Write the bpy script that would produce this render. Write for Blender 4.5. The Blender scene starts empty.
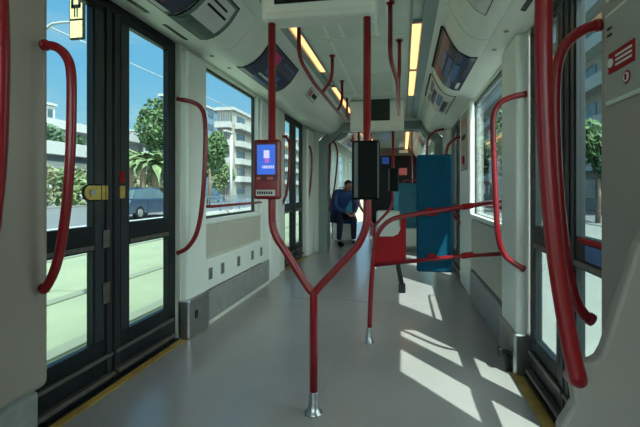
import bpy, bmesh, math, random
from mathutils import Vector, Matrix
random.seed(7)
C = bpy.context.scene.collection
PI = math.pi
R = math.radians

# ------------------------------------------------------------------ camera
TH = math.atan(.16)
cam = bpy.data.cameras.new('camera')
cam.sensor_width = 36; cam.lens = 22.5
cam.shift_x = -19/640; cam.shift_y = -23.5/640
cam.clip_start = .02; cam.clip_end = 900
camo = bpy.data.objects.new('camera', cam); C.objects.link(camo)
camo.location = (0, 0, 1.13); camo.rotation_euler = (PI/2, 0, TH)
bpy.context.scene.camera = camo

# ------------------------------------------------------------------ world, sun, exposure
W = bpy.data.worlds.new('sky'); bpy.context.scene.world = W; W.use_nodes = True
wn = W.node_tree; wn.nodes.clear()
wo = wn.nodes.new('ShaderNodeOutputWorld'); bg = wn.nodes.new('ShaderNodeBackground')
tc = wn.nodes.new('ShaderNodeTexCoord'); sep = wn.nodes.new('ShaderNodeSeparateXYZ')
rp = wn.nodes.new('ShaderNodeValToRGB')
wn.links.new(tc.outputs['Generated'], sep.inputs[0]); wn.links.new(sep.outputs['Z'], rp.inputs[0])
for i, (p, c) in enumerate([(0.0, (.50, .72, .80)), (.10, (.42, .76, .95)), (.26, (.24, .62, .98)), (.5, (.16, .50, .92)), (1.0, (.08, .28, .55))]):
    e = rp.color_ramp.elements[i] if i < 2 else rp.color_ramp.elements.new(p)
    e.position = p; e.color = (*c, 1)
# wispy clouds
mp = wn.nodes.new('ShaderNodeMapping'); mp.inputs['Scale'].default_value = (1.2, 1.2, 6)
nz = wn.nodes.new('ShaderNodeTexNoise'); nz.inputs['Scale'].default_value = 2.4; nz.inputs['Detail'].default_value = 6
cr = wn.nodes.new('ShaderNodeValToRGB'); cr.color_ramp.elements[0].position = .52; cr.color_ramp.elements[1].position = .78
cr.color_ramp.elements[1].color = (.45, .45, .45, 1)
mx = wn.nodes.new('ShaderNodeMixRGB'); mx.inputs[2].default_value = (.75, .88, .92, 1)
wn.links.new(tc.outputs['Generated'], mp.inputs[0]); wn.links.new(mp.outputs[0], nz.inputs[0])
wn.links.new(nz.outputs[0], cr.inputs[0]); wn.links.new(cr.outputs[0], mx.inputs[0]); wn.links.new(rp.outputs[0], mx.inputs[1])
# white glow added to the unseen sky right and behind, brightening the interior
glow_dir = Vector((.72, -.50, .48)).normalized()
dt = wn.nodes.new('ShaderNodeVectorMath'); dt.operation = 'DOT_PRODUCT'; dt.inputs[1].default_value = glow_dir
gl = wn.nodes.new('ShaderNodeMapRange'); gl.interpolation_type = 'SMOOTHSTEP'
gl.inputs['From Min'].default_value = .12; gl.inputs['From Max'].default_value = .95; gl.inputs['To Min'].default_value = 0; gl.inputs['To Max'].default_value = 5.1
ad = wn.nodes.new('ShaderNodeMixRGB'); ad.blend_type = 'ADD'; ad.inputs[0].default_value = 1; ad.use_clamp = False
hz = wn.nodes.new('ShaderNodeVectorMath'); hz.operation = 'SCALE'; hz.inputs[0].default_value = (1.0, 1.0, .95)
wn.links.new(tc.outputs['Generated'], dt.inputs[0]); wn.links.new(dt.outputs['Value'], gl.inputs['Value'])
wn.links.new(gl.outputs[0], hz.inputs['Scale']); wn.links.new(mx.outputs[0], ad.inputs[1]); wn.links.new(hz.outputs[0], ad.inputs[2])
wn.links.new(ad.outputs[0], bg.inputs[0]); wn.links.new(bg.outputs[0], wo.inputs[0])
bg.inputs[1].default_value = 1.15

sun = bpy.data.lights.new('sun', 'SUN'); sun.energy = 13; sun.angle = R(.6); sun.color = (1.0, .98, .92)
suno = bpy.data.objects.new('sun', sun); C.objects.link(suno)
el = R(57.0); sd = Vector((.62*math.cos(el), -.785*math.cos(el), math.sin(el)))
suno.rotation_euler = sd.to_track_quat('Z', 'Y').to_euler(); suno.location = (20, -25, 40)

vs = bpy.context.scene.view_settings
vs.view_transform = 'Standard'; vs.look = 'None'; vs.gamma = 1; vs.exposure = 0.0; vs.use_curve_mapping = False

# ------------------------------------------------------------------ geometry from the photo's perspective
FP, PX, PY, HC = 400., 339., 190., 1.13
def ray(x, y):
    u = (x-PX)/FP; v = (PY-y)/FP
    return Vector((u*math.cos(TH)-math.sin(TH), u*math.sin(TH)+math.cos(TH), v))
def onX(x, y, X): r = ray(x, y); return Vector((0, 0, HC)) + r*(X/r.x)
def onY(x, y, Y): r = ray(x, y); return Vector((0, 0, HC)) + r*(Y/r.y)
def onZ(x, y, Z): r = ray(x, y); return Vector((0, 0, HC)) + r*((Z-HC)/r.z)

# ------------------------------------------------------------------ materials
def mat(name, col, rough=.5, metal=0, var=.06, scale=6, bump=0, coat=0, spec=.5, emit=None, es=0):
    m = bpy.data.materials.new(name); m.use_nodes = True
    n = m.node_tree; b = n.nodes['Principled BSDF']
    b.inputs['Roughness'].default_value = rough; b.inputs['Metallic'].default_value = metal
    b.inputs['Coat Weight'].default_value = coat; b.inputs['Specular IOR Level'].default_value = spec
    t = n.nodes.new('ShaderNodeTexCoord'); z = n.nodes.new('ShaderNodeTexNoise'); z.inputs['Scale'].default_value = scale
    z.inputs['Detail'].default_value = 5
    n.links.new(t.outputs['Object'], z.inputs['Vector'])
    r = n.nodes.new('ShaderNodeValToRGB')
    r.color_ramp.elements[0].position = .3; r.color_ramp.elements[1].position = .7
    r.color_ramp.elements[0].color = (*[c*(1-var) for c in col], 1); r.color_ramp.elements[1].color = (*[min(1, c*(1+var)) for c in col], 1)
    n.links.new(z.outputs[0], r.inputs[0]); n.links.new(r.outputs[0], b.inputs['Base Color'])
    if bump:
        bm_ = n.nodes.new('ShaderNodeBump'); bm_.inputs['Strength'].default_value = bump
        n.links.new(z.outputs[0], bm_.inputs['Height']); n.links.new(bm_.outputs[0], b.inputs['Normal'])
    if emit:
        b.inputs['Emission Color'].default_value = (*emit, 1); b.inputs['Emission Strength'].default_value = es
    return m
def glass(name, tint, refl=.03):
    m = bpy.data.materials.new(name); m.use_nodes = True; n = m.node_tree; n.nodes.clear()
    o = n.nodes.new('ShaderNodeOutputMaterial'); t = n.nodes.new('ShaderNodeBsdfTransparent'); t.inputs[0].default_value = (*tint, 1)
    g = n.nodes.new('ShaderNodeBsdfGlossy'); g.inputs['Roughness'].default_value = .02
    f = n.nodes.new('ShaderNodeFresnel'); f.inputs[0].default_value = 1.45
    k = n.nodes.new('ShaderNodeMath'); k.operation = 'MULTIPLY'; k.inputs[1].default_value = refl/.04
    k.use_clamp = True
    x = n.nodes.new('ShaderNodeMixShader')
    ge = n.nodes.new('ShaderNodeNewGeometry'); fr = n.nodes.new('ShaderNodeMath'); fr.operation = 'SUBTRACT'; fr.inputs[0].default_value = 1
    kk = n.nodes.new('ShaderNodeMath'); kk.operation = 'MULTIPLY'      # the pane reflects once, at its outer face
    n.links.new(ge.outputs['Backfacing'], fr.inputs[1]); n.links.new(f.outputs[0], k.inputs[0])
    n.links.new(k.outputs[0], kk.inputs[0]); n.links.new(fr.outputs[0], kk.inputs[1]); n.links.new(kk.outputs[0], x.inputs[0])
    n.links.new(t.outputs[0], x.inputs[1]); n.links.new(g.outputs[0], x.inputs[2]); n.links.new(x.outputs[0], o.inputs[0])
    return m
M = {
 'cream': mat('cream_panel', (.68, .71, .63), .42, var=.03, scale=3),
 'warm': mat('warm_grey_panel', (.34, .305, .265), .45, var=.03, scale=3),
 'white': mat('white_panel', (.76, .80, .73), .38, var=.03, scale=3),
 'duct': mat('duct_cover', (.72, .77, .69), .4, var=.03),
 'ceil': mat('ceiling_panel', (.60, .68, .61), .45, var=.04),
 'ceilband': mat('ceiling_band', (.26, .33, .32), .35, var=.04),
 'kick': mat('grey_kick_panel', (.27, .28, .27), .5, var=.12, scale=14),
 'pad': mat('grey_green_pad', (.46, .45, .36), .55, var=.05),
 'black': mat('black_rubber', (.012, .014, .015), .45, var=.2),
 'dframe': mat('dark_door_frame', (.007, .011, .013), .38, var=.15, spec=.3),
 'dstile': mat('dark_grey_stile', (.020, .028, .033), .3, var=.15),
 'ledge': mat('worn_metal_ledge', (.16, .15, .13), .4, metal=.6, var=.2, scale=20),
 'red': mat('red_painted_steel', (.22, .003, .008), .28, var=.08, coat=.12),
 'redflat': mat('red_panel', (.30, .006, .009), .6, var=.05, spec=.2),
 'steel': mat('brushed_steel', (.45, .46, .46), .28, metal=.9, var=.1, scale=30),
 'teal': mat('teal_upholstery', (.001, .060, .115), .7, var=.1, scale=30, bump=.1, spec=.15),
 'tealseat': mat('teal_seat', (.02, .17, .24), .5, var=.1, scale=12),
 'yellow': mat('yellow_threshold', (.40, .26, .06), .5, var=.25, scale=9),
 'yellow2': mat('yellow_plate', (.55, .40, .08), .4, var=.2, scale=20),
 'darkscreen': mat('dark_screen', (.006, .012, .009), .45, var=.1),
 'blackplastic': mat('black_plastic', (.003, .005, .0045), .6, spec=.12, var=.2),
 'screen': mat('blue_lcd', (.02, .05, .2), .2, var=0, emit=(.03, .12, .62), es=1.0),
 'screenw': mat('lcd_white', (.5, .5, .6), .3, var=0, emit=(.55, .5, .85), es=.9),
 'screenp': mat('lcd_pink', (.4, .1, .4), .3, var=0, emit=(.55, .12, .6), es=.7),
 'screenr': mat('lcd_red', (.3, .05, .05), .3, var=0, emit=(.5, .10, .1), es=.2),
 'navy': mat('navy_poster', (.018, .028, .075), .3, var=.3, scale=9),
 'paper': mat('white_paper', (.62, .64, .60), .5, var=.04),
 'magenta': mat('magenta_print', (.45, .02, .16), .4, var=.1),
 'bluep': mat('blue_print', (.06, .16, .38), .4, var=.3, scale=14),
 'salmon': mat('salmon_print', (.5, .13, .09), .4, var=.2),
 'greenp': mat('green_grey_print', (.10, .16, .14), .4, var=.3),
 'inkb': mat('black_ink', (.008, .008, .010), .6, spec=.15),
 'lamp': mat('warm_diffuser', (.8, .7, .5), .5, var=0, emit=(1.0, .47, .17), es=2.1),
 'glass': glass('side_glass', (.78, .86, .85)),
 'glassD': glass('door_glass', (.77, .86, .84)),
 'lcdtext': mat('dim_display_text', (.10, .12, .12), .5),
 'skin': mat('skin', (.42, .22, .15), .5), 'hair': mat('dark_hair', (.02, .015, .012), .6),
 'jacket': mat('blue_jacket', (.02, .07, .22), .7, var=.25, scale=8), 'jeans': mat('dark_trousers', (.015, .02, .05), .8, var=.2),
 'jacket2': mat('denim_blue', (.025, .05, .19), .7, var=.2),
}
# floor: grey speckled vinyl
m = M['floor'] = mat('grey_vinyl_floor', (.325, .305, .295), .32, var=.06, scale=2.2)
n = m.node_tree; b = n.nodes['Principled BSDF']
z2 = n.nodes.new('ShaderNodeTexNoise'); z2.inputs['Scale'].default_value = 260; z2.inputs['Detail'].default_value = 2
r2 = n.nodes.new('ShaderNodeValToRGB'); r2.color_ramp.elements[0].position = .35; r2.color_ramp.elements[1].position = .7
r2.color_ramp.elements[0].color = (.82, .82, .82, 1); r2.color_ramp.elements[1].color = (1.12, 1.12, 1.12, 1)
mm = n.nodes.new('ShaderNodeMixRGB'); mm.blend_type = 'MULTIPLY'; mm.inputs[0].default_value = 1
tcn = [q for q in n.nodes if q.type == 'TEX_COORD'][0]
n.links.new(tcn.outputs['Object'], z2.inputs['Vector']); n.links.new(z2.outputs[0], r2.inputs[0])
src = b.inputs['Base Color'].links[0].from_socket
n.links.new(src, mm.inputs[1]); n.links.new(r2.outputs[0], mm.inputs[2]); n.links.new(mm.outputs[0], b.inputs['Base Color'])
b.inputs['Coat Weight'].default_value = .45; b.inputs['Coat Roughness'].default_value = .16

# ------------------------------------------------------------------ mesh builders
class MB:
    def __init__(s): s.v = []; s.f = []; s.sm = []
    def add(s, v, f, smooth=False):
        o = len(s.v); s.v += [tuple(p) for p in v]; s.f += [tuple(o+i for i in q) for q in f]; s.sm += [smooth]*len(f); return s
    def box(s, x0, x1, y0, y1, z0, z1):
        x0, x1 = sorted((x0, x1)); y0, y1 = sorted((y0, y1)); z0, z1 = sorted((z0, z1))
        v = [(x, y, z) for x in (x0, x1) for y in (y0, y1) for z in (z0, z1)]
        return s.add(v, [(0, 1, 3, 2), (4, 6, 7, 5), (0, 4, 5, 1), (2, 3, 7, 6), (0, 2, 6, 4), (1, 5, 7, 3)])
    def prism(s, pts, axis, a, b_):
        # pts 2D polygon in the two other axes, extruded along axis from a to b_
        k = len(pts)
        def P(p, t):
            q = list(p); q.insert(axis, t); return tuple(q)
        v = [P(p, a) for p in pts] + [P(p, b_) for p in pts]
        f = [tuple(range(k))[::-1], tuple(range(k, 2*k))] + [(i, (i+1) % k, k+(i+1) % k, k+i) for i in range(k)]
        return s.add(v, f)
    def tube(s, pts, r, n=14, caps=True):
        pts = [Vector(p) for p in pts]; rs = r if isinstance(r, (list, tuple)) else [r]*len(pts)
        T = []
        for i in range(len(pts)):
            a = pts[max(0, i-1)]; b_ = pts[min(len(pts)-1, i+1)]; T.append((b_-a).normalized())
        N = T[0].orthogonal().normalized(); v = []
        for i, p in enumerate(pts):
            N = (N - T[i]*N.dot(T[i])).normalized(); B = T[i].cross(N)
            for k in range(n):
                a = 2*PI*k/n; v.append(p + (N*math.cos(a)+B*math.sin(a))*rs[i])
        f = [(i*n+k, i*n+(k+1) % n, (i+1)*n+(k+1) % n, (i+1)*n+k) for i in range(len(pts)-1) for k in range(n)]
        s.add(v, f, True)
        if caps:
            o = len(s.v)-len(v)
            s.f += [tuple(o+k for k in range(n))[::-1], tuple(o+(len(pts)-1)*n+k for k in range(n))]; s.sm += [False, False]
        return s
    def lathe(s, c, prof, n=24):
        v = [(c[0]+r*math.cos(2*PI*k/n), c[1]+r*math.sin(2*PI*k/n), c[2]+z) for r, z in prof for k in range(n)]
        f = [(i*n+k, i*n+(k+1) % n, (i+1)*n+(k+1) % n, (i+1)*n+k) for i in range(len(prof)-1) for k in range(n)]
        s.add(v, f, True); o = len(s.v)-len(v)
        s.f += [tuple(o+k for k in range(n))[::-1], tuple(o+(len(prof)-1)*n+k for k in range(n))]; s.sm += [False, False]
        return s
    def build(s, name, m, parent=None, bevel=0, seg=2):
        me = bpy.data.meshes.new(name); me.from_pydata(s.v, [], s.f); me.validate(); 
        for p, q in zip(me.polygons, s.sm): p.use_smooth = q
        bm = bmesh.new(); bm.from_mesh(me); bmesh.ops.recalc_face_normals(bm, faces=bm.faces); bm.to_mesh(me); bm.free()
        me.materials.append(m)
        o = bpy.data.objects.new(name, me); C.objects.link(o)
        if parent: o.parent = parent; o.matrix_parent_inverse = Matrix.Translation(parent.location).inverted() if parent.parent is None else Matrix()
        if bevel:
            d = o.modifiers.new('bevel', 'BEVEL'); d.width = bevel; d.segments = seg; d.limit_method = 'ANGLE'; d.angle_limit = R(40)
            d.harden_normals = False
        return o
def child(parent, o): o.parent = parent; return o
def empty(name, loc=(0, 0, 0)):
    o = bpy.data.objects.new(name, None); C.objects.link(o); o.location = loc; o.empty_display_size = .1; return o
def tag(o, label, cat, group=None, kind=None):
    o['label'] = label; o['category'] = cat
    if group: o['group'] = group
    if kind: o['kind'] = kind
    return o
def struct(o, label=None):
    o['kind'] = 'structure'
    if label: o['label'] = label
    return o
def fillet(pts, r, n=6):
    pts = [Vector(p) for p in pts]; out = [pts[0]]
    for i in range(1, len(pts)-1):
        a, b_, c = pts[i-1], pts[i], pts[i+1]
        da = (a-b_); dc = (c-b_); l = min(r, da.length*.48, dc.length*.48)
        p0 = b_+da.normalized()*l; p2 = b_+dc.normalized()*l
        for k in range(n+1):
            t = k/n; out.append(p0*(1-t)**2 + b_*2*t*(1-t) + p2*t*t)
    out.append(pts[-1]); return out
def spline(pts, n=6):
    P = [Vector(p) for p in pts]; P = [P[0]*2-P[1]] + P + [P[-1]*2-P[-2]]; out = []
    for i in range(1, len(P)-2):
        for k in range(n):
            t = k/n
            out.append(.5*((2*P[i]) + (P[i+1]-P[i-1])*t + (2*P[i-1]-5*P[i]+4*P[i+1]-P[i+2])*t*t + (3*P[i]-P[i-1]-3*P[i+1]+P[i+2])*t**3))
    out.append(P[-2]); return out

# ================================================================== THE SETTING
XL, XR = -1.70, .76          # door planes
YB, YE = -1.5, 7.15          # module ends
ZC = 2.40
PL = [(-.95, 2.39), (-1.05, 2.37), (-1.09, 2.31), (-1.14, 2.24), (-1.21, 2.18), (-1.29, 2.145), (-1.36, 2.15)]
PR = [(.24, 2.39), (.31, 2.365), (.335, 2.30), (.37, 2.23), (.42, 2.165), (.49, 2.125), (.56, 2.12)]

struct(MB().box(-1.86, .92, YB, 14.2, -.12, 0).build('floor', M['floor']))
# floor seams: thin dark sealing lines
g = MB().box(-.445, -.438, .2, 7, 0, .0012); g.box(-1.64, .70, 4.05, 4.056, 0, .0012)
struct(g.build('trim_1', M['kick']))

def duct(prof, y0, y1, out):   # closed cross-section extruded along y, in cover lengths with joints
    g = MB(); y = y0
    while y < y1-.01:
        e = min(y+1.42, y1)
        pts = prof + [(prof[-1][0], 2.46), (prof[0][0], 2.46)]
        g.prism([(p[0], p[1]) for p in pts], 1, y+.003, e-.003) if False else None
        k = len(pts); v = [(p[0], y+.003, p[1]) for p in pts] + [(p[0], e-.003, p[1]) for p in pts]
        f = [tuple(range(k)), tuple(range(k, 2*k))[::-1]] + [(i, (i+1) % k, k+(i+1) % k, k+i) for i in range(k)]
        g.add(v, f, False); y = e
    return g
o = duct(PL, YB, YE, -1).build('trim_2', M['duct'], bevel=0); struct(o, 'bulging cream ceiling duct along the left side')
for p in o.data.polygons: p.use_smooth = len(p.vertices) == 4
d = o.modifiers.new('es', 'EDGE_SPLIT'); d.split_angle = R(35)
o = duct(PR, YB, YE, 1).build('trim_3', M['duct']); struct(o, 'bulging cream ceiling duct along the right side')
for p in o.data.polygons: p.use_smooth = len(p.vertices) == 4
d = o.modifiers.new('es', 'EDGE_SPLIT'); d.split_angle = R(35)
# soffits between duct and window head
def soffit(xa, za, xb, zb, nm, y0=YB, y1=YE):
    g = MB(); v = []
    for y in (y0, y1): v += [(xa, y, za), (xb, y, zb), (xb, y, 2.5), (xa, y, 2.5)]
    g.add(v, [(0, 1, 2, 3), (4, 7, 6, 5), (0, 4, 5, 1), (1, 5, 6, 2), (2, 6, 7, 3), (3, 7, 4, 0)])
    return struct(g.build(nm, M['white']))
soffit(-1.365, 2.17, -1.68, 2.235, 'trim_4'); soffit(.565, 2.14, .74, 2.085, 'trim_5')
# ceiling
g = MB(); g.box(-1.86, .92, YB, YE, 2.46, 2.52); g.box(-.80, .055, YB, YE, ZC, 2.459)
struct(g.build('ceiling', M['ceil']))
g = MB(); g.box(-.95, -.885, YB, YE, 2.395, 2.458); g.box(.145, .24, YB, YE, 2.395, 2.458)
g.box(-.812, -.802, YB, YE, 2.385, 2.458); g.box(.057, .067, YB, YE, 2.385, 2.458)
struct(g.build('trim_6', M['ceilband']))
g = MB(); g.box(-.883, -.814, YB, YE, 2.43, 2.458); g.box(.069, .143, YB, YE, 2.43, 2.458)
struct(g.build('trim_7', M['ceil']))
# raised ribs and hatches on the middle ceiling
g = MB()
for y in (1.2, 2.35, 3.3, 4.3, 5.3, 6.3):
    g.box(-.76, .02, y, y+.012, 2.392, 2.4)
for x in (-.62, -.50, -.22, -.12): g.box(x, x+.03, 2.37, 3.28, 2.39, 2.4)
for x in (-.62, -.12): g.box(x, x+.03, 3.35, 5.28, 2.393, 2.4)
struct(g.build('trim_8', M['white']))

# lamps recessed beside the middle ceiling
def lamp(x0, x1, y0, y1, label):
    t = empty('ceiling_light', ((x0+x1)/2, (y0+y1)/2, 2.42)); tag(t, label, 'ceiling light', 'warm strip lights in the tram ceiling')
    MB().box(x0+.004, x1-.004, y0, y1, 2.408, 2.429).build('diffuser', M['lamp'], t, .004)
    MB().box(x0, x1, y0-.03, y0-.002, 2.402, 2.429).build('end_cap', M['ceilband'], t)
    MB().box(x0, x1, y1+.002, y1+.03, 2.402, 2.429).build('end_cap', M['ceilband'], t)
for y0, y1, lb in ((.4, 1.85, 'nearer length beside the display box'), (2.95, 4.25, 'lit length by the ceiling rail bend'), (4.9, 6.6, 'far length near the gangway')):
    lamp(-.882, -.815, y0, y1, 'warm strip light in the left ceiling channel, ' + lb)
for y0, y1, lb in ((-.6, 1.2, 'overhead before the first display box'), (3.12, 4.30, 'brightest length, next to the hanging rail'), (4.36, 5.5, 'second length just past the joint')):
    lamp(.070, .142, y0, y1, 'warm strip light in the right ceiling channel, ' + lb)
lamp(-.882, -.815, -1.3, .3, 'warm strip light in the left ceiling channel at the cab end')

# ---- walls
g = MB()
def wl(y0, y1, z0, z1, xi=-1.66, xo=-1.745): g.box(xo, xi, y0, y1, z0, z1)
wl(YB, 7.15, 2.24, 2.5, -1.68)
wl(YB, -1.1, 0, 2.24); wl(-1.1, .9, 0, .9); wl(-1.1, .9, 2.2, 2.24); wl(.9, 1.42, 0, 2.24)
wl(2.79, 3.13, 0, 2.24); wl(3.13, 4.44, 0, .88, -1.655); wl(3.13, 4.44, 2.205, 2.24); wl(4.44, 5.48, 0, 2.24)
wl(6.66, 7.15, 0, 2.24)
struct(g.build('wall_left', M['cream']))
g = MB()
def wr(y0, y1, z0, z1, xi=.74, xo=.785): g.box(xi, xo, y0, y1, z0, z1)
wr(YB, 7.15, 2.085, 2.5, .745)
wr(YB, -1.2, 0, 2.085); wr(-1.2, -.4, 0, .9); wr(-1.2, -.4, 2.05, 2.085); wr(-.4, 1.40, 0, 2.085)
wr(2.58, 2.97, 0, 2.085); wr(2.97, 4.5, 0, .86, .735); wr(2.97, 4.5, 2.06, 2.085); wr(4.5, 5.14, 0, 2.085)
wr(6.42, 7.15, 0, 2.085)
struct(g.build('wall_right', M['cream']))
# cab end wall behind the camera, its glazed opening widened to let in added fill
g = MB(); g.box(-1.84, .9, YB-.06, YB, 0, .7); g.box(-1.84, .9, YB-.06, YB, 2.25, 2.5); g.box(-1.84, -1.6, YB-.06, YB, .7, 2.25); g.box(.7, .9, YB-.06, YB, .7, 2.25)
struct(g.build('wall_back', M['cream']))
struct(MB().box(-1.6, .7, YB-.035, YB-.029, .7, 2.25).build('window_5', M['glass']))

# ---- windows
def window(nm, x, y0, y1, z0, z1, side):
    w = struct(empty(nm, (x, (y0+y1)/2, z0)))
    MB().box(x-.003, x+.003, y0+.012, y1-.012, z0+.012, z1-.012).build('pane', M['glass'], w)
    g = MB(); t = .018
    g.box(x-.015, x+.015, y0, y1, z0, z0+t); g.box(x-.015, x+.015, y0, y1, z1-t, z1)
    g.box(x-.015, x+.015, y0, y0+t, z0+t, z1-t); g.box(x-.015, x+.015, y1-t, y1, z0+t, z1-t)
    g.build('window_frame', M['black'], w)
window('window_1', -1.725, 3.13, 4.44, .88, 2.205, -1)
window('window_2', .768, 2.97, 4.5, .86, 2.06, 1)
window('window_3', -1.725, -1.1, .9, .9, 2.2, -1)
window('window_4', .768, -1.2, -.4, .9, 2.05, 1)

# ---- pillars (cream cladding standing proud of the walls)
g = MB(); g.box(-1.69, -1.605, 2.80, 3.10, 0, 2.19); g.box(-1.66, -1.625, 4.46, 5.10, 0, 2.19); g.box(-1.66, -1.60, 4.72, 5.08, .0, .72)
g.box(-1.66, -1.60, 6.69, 7.12, 0, 2.18)
struct(g.build('trim_9', M['white'], bevel=.02, seg=3), 'cream pillars on the left side')
g = MB(); g.box(.68, .768, 2.575, 2.95, 0, 2.084); g.box(.69, .74, 4.36, 5.10, 0, 2.084); g.box(.67, .74, 6.45, 7.12, 0, 2.08)
struct(g.build('trim_10', M['white'], bevel=.02, seg=3), 'white pillars on the right side')

# ---- side panels under the windows
xs = -1.655
g = MB(); g.box(xs, -1.625, 3.12, 4.45, .845, .885)
struct(g.build('trim_11', M['white'], bevel=.008))
struct(MB().box(xs, -1.64, 3.12, 4.45, .56, .83).build('trim_12', M['pad'], bevel=.006))
g = MB(); g.box(xs, -1.62, 3.11, 4.72, .29, .55)
struct(g.build('trim_13', M['white'], bevel=.01))
struct(MB().box(xs, -1.615, 3.11, 4.7, 0.0, .28).build('baseboard_left', M['kick'], bevel=.01))
struct(MB().box(-1.615, -1.60, 3.11, 4.7, 0.0, .03).build('trim_14', M['cream'], bevel=.004))
for i, (px, py) in enumerate([(200, 279), (215, 271), (235, 263), (251, 255), (259, 251)]):
    p = onX(px, py, -1.62)
    y = (3.19, 3.42, 3.78, 4.15, 4.42)[i]
    t = empty('wall_socket_vent', (-1.62, y, .42))
    tag(t, 'dark slotted vent under the left window, ' + ['nearest of the five', 'second of five from the door pillar', 'middle one of the five', 'fourth of five from the door pillar', 'last, by the white pillar foot'][i], 'vent', 'slotted vents under the left window')
    MB().box(-1.6205, -1.614, y-.032, y+.032, .37, .47).build('vent_frame', M['kick'], t, .003)
    g = MB()
    for k in range(4): g.box(-1.6138, -1.611, y-.022, y+.022, .383+k*.022, .393+k*.022)
    g.build('louvre', M['black'], t)
g = MB(); g.box(.69, .735, 2.96, 4.35, .845, .885)
struct(g.build('trim_15', M['white'], bevel=.008))
struct(MB().box(.705, .735, 2.96, 4.35, .32, .83).build('trim_16', M['pad'], bevel=.01))
struct(MB().box(.69, .735, 2.96, 4.35, 0, .30).build('baseboard_right', M['kick'], bevel=.01))
# grey base box of the first left pillar and first right pillar
struct(MB().box(-1.69, -1.585, 2.79, 3.11, .001, .30).build('trim_17', M['steel'], bevel=.015), 'grey base of the left door pillar')
struct(MB().box(.665, .775, 2.565, 2.955, .001, .26).build('trim_18', M['steel'], bevel=.015), 'grey base of the right door pillar')

# ---- doors
def door(nm, X, y0, y1, ztop, side, glaz, lab):
    # side -1 left / +1 right; inner direction is -side
    w = struct(empty(nm, (X, (y0+y1)/2, 0)), lab); s = -side
    def bx(g, a, b_, ya, yb, za, zb): g.box(X+s*a, X+s*b_, ya, yb, za, zb); return g
    g = MB(); bx(g, -.02, .012, y0, y0+.05, 0, ztop); bx(g, -.02, .002, y1-.05, y1, 0, ztop); bx(g, -.02, .012, y0+.05, y1-.05, ztop-.05, ztop)
    g.build('door_frame', M['dframe'], w, .004)
    ym = (glaz[0][1]+glaz[1][0])/2
    for (ga, gb), (la, lb) in zip(glaz, ((y0+.052, ym-.004), (ym+.004, y1-.052))):
        g = MB(); a, b_ = -.03, .01
        bx(g, a, b_, la, ga, .003, ztop-.055); bx(g, a, b_, gb, lb, .003, ztop-.055)
        bx(g, a, b_, ga, gb, .003, .27); bx(g, a, b_, ga, gb, .79, .93); bx(g, a, b_, ga, gb, ztop-.09, ztop-.055)
        lf = g.build('door_leaf', M['dframe'], w, .003)
        for za, zb in ((.27, .79), (.93, ztop-.09)):
            bx(MB(), -.012, -.007, ga, gb, za, zb).build('pane', M['glassD'], lf)
        g = MB(); bx(g, .0105, .030, la+.01, lb-.01, .165, .185); bx(g, .0105, .045, la+.01, lb-.01, .05, .075)
        bx(g, .0105, .02, ga, gb, .80, .825)
        q = g.build('ledge', M['ledge'], lf, .003)
        g = MB()
        e = lb if lb < ym+.01 else la
        ya, yb = (e-.05, e-.006) if e == lb else (e+.006, e+.05)
        bx(g, .0105, .018, ya, yb, .03, ztop-.06)
        q = g.build('edge_seal', M['black'], lf, .003)
        g = MB()
        sa, sb = (gb+.012, lb-.065) if e == lb else (la+.065, ga-.012)
        if sb-sa > .02:
            bx(g, .0105, .014, sa, sb, .28, ztop-.1)
            q = g.build('stile_cover', M['dstile'], lf, .002)
    return w
d1 = door('door_1', XL, 1.42, 2.79, 2.24, -1, ((1.50, 1.965), (2.265, 2.68)), 'black framed double door with tall glass on the left')
d2 = door('door_2', XR, 1.40, 2.57, 2.085, 1, ((1.51, 1.90), (2.13, 2.45)), 'black framed double door with tall glass on the right')
d3 = door('door_3', XL, 5.48, 6.66, 2.24, -1, ((5.60, 5.95), (6.2, 6.52)), 'second black framed door on the left near the gangway')
d4 = door('door_4', XR, 5.14, 6.42, 2.085, 1, ((5.3, 5.65), (5.9, 6.24)), 'second black framed door on the right near the gangway')
# thresholds
struct(MB().box(-1.662, -1.612, 1.42, 2.79, 0, .006).build('trim_19', M['yellow'], bevel=.002), 'worn yellow threshold strip of the left door')
struct(MB().box(.655, .72, 1.40, 2.61, 0, .006).build('trim_20', M['yellow'], bevel=.002), 'worn yellow threshold strip of the right door')
struct(MB().box(-1.689, -1.664, 1.42, 2.79, 0, .012).build('trim_21', M['dframe'], bevel=.002))
struct(MB().box(.722, .75, 1.40, 2.61, 0, .02).build('trim_22', M['dframe'], bevel=.002))
struct(MB().box(-1.655, -1.60, 5.48, 6.66, 0, .006).build('trim_23', M['yellow'], bevel=.002))
# yellow lock plate and stickers on the left door
def on_door(name, y0, y1, z0, z1, m, t=.004, base=.0185, parent=d1, X=XL, s=1, bev=.002):
    o = MB().box(X+s*base, X+s*(base+t), y0, y1, z0, z1).build(name, m, parent, bev); return o
p0 = onX(78, 187, -1.68); p1 = onX(98, 207, -1.68)
g = MB(); cy, cz, rr = 1.925, 1.115, .047
pts = [(cy+rr*math.cos(a), cz+rr*math.sin(a)) for a in [R(90+q*18) for q in range(11)]] + [(2.005, cz-rr), (2.005, cz+rr)]
MB().prism(pts, 0, -1.6815, -1.675).build('lock_plate_backing', M['inkb'], d1)
pts2 = [(cy+.039*math.cos(a), cz+.039*math.sin(a)) for a in [R(90+q*18) for q in range(11)]] + [(2.0, cz-.039), (2.0, cz+.039)]
MB().prism(pts2, 0, -1.675, -1.668).build('lock_plate', M['yellow2'], d1)
o = MB().tube([(-1.668, 1.93, cz), (-1.655, 1.93, cz)], .018, 20).build('lock_button', M['steel'], d1)
on_door('yellow_sticker', 2.02, 2.045, cz-.04, cz+.04, M['yellow2'])
on_door('yellow_sticker', 2.052, 2.066, cz-.04, cz+.04, M['yellow2'])
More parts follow.
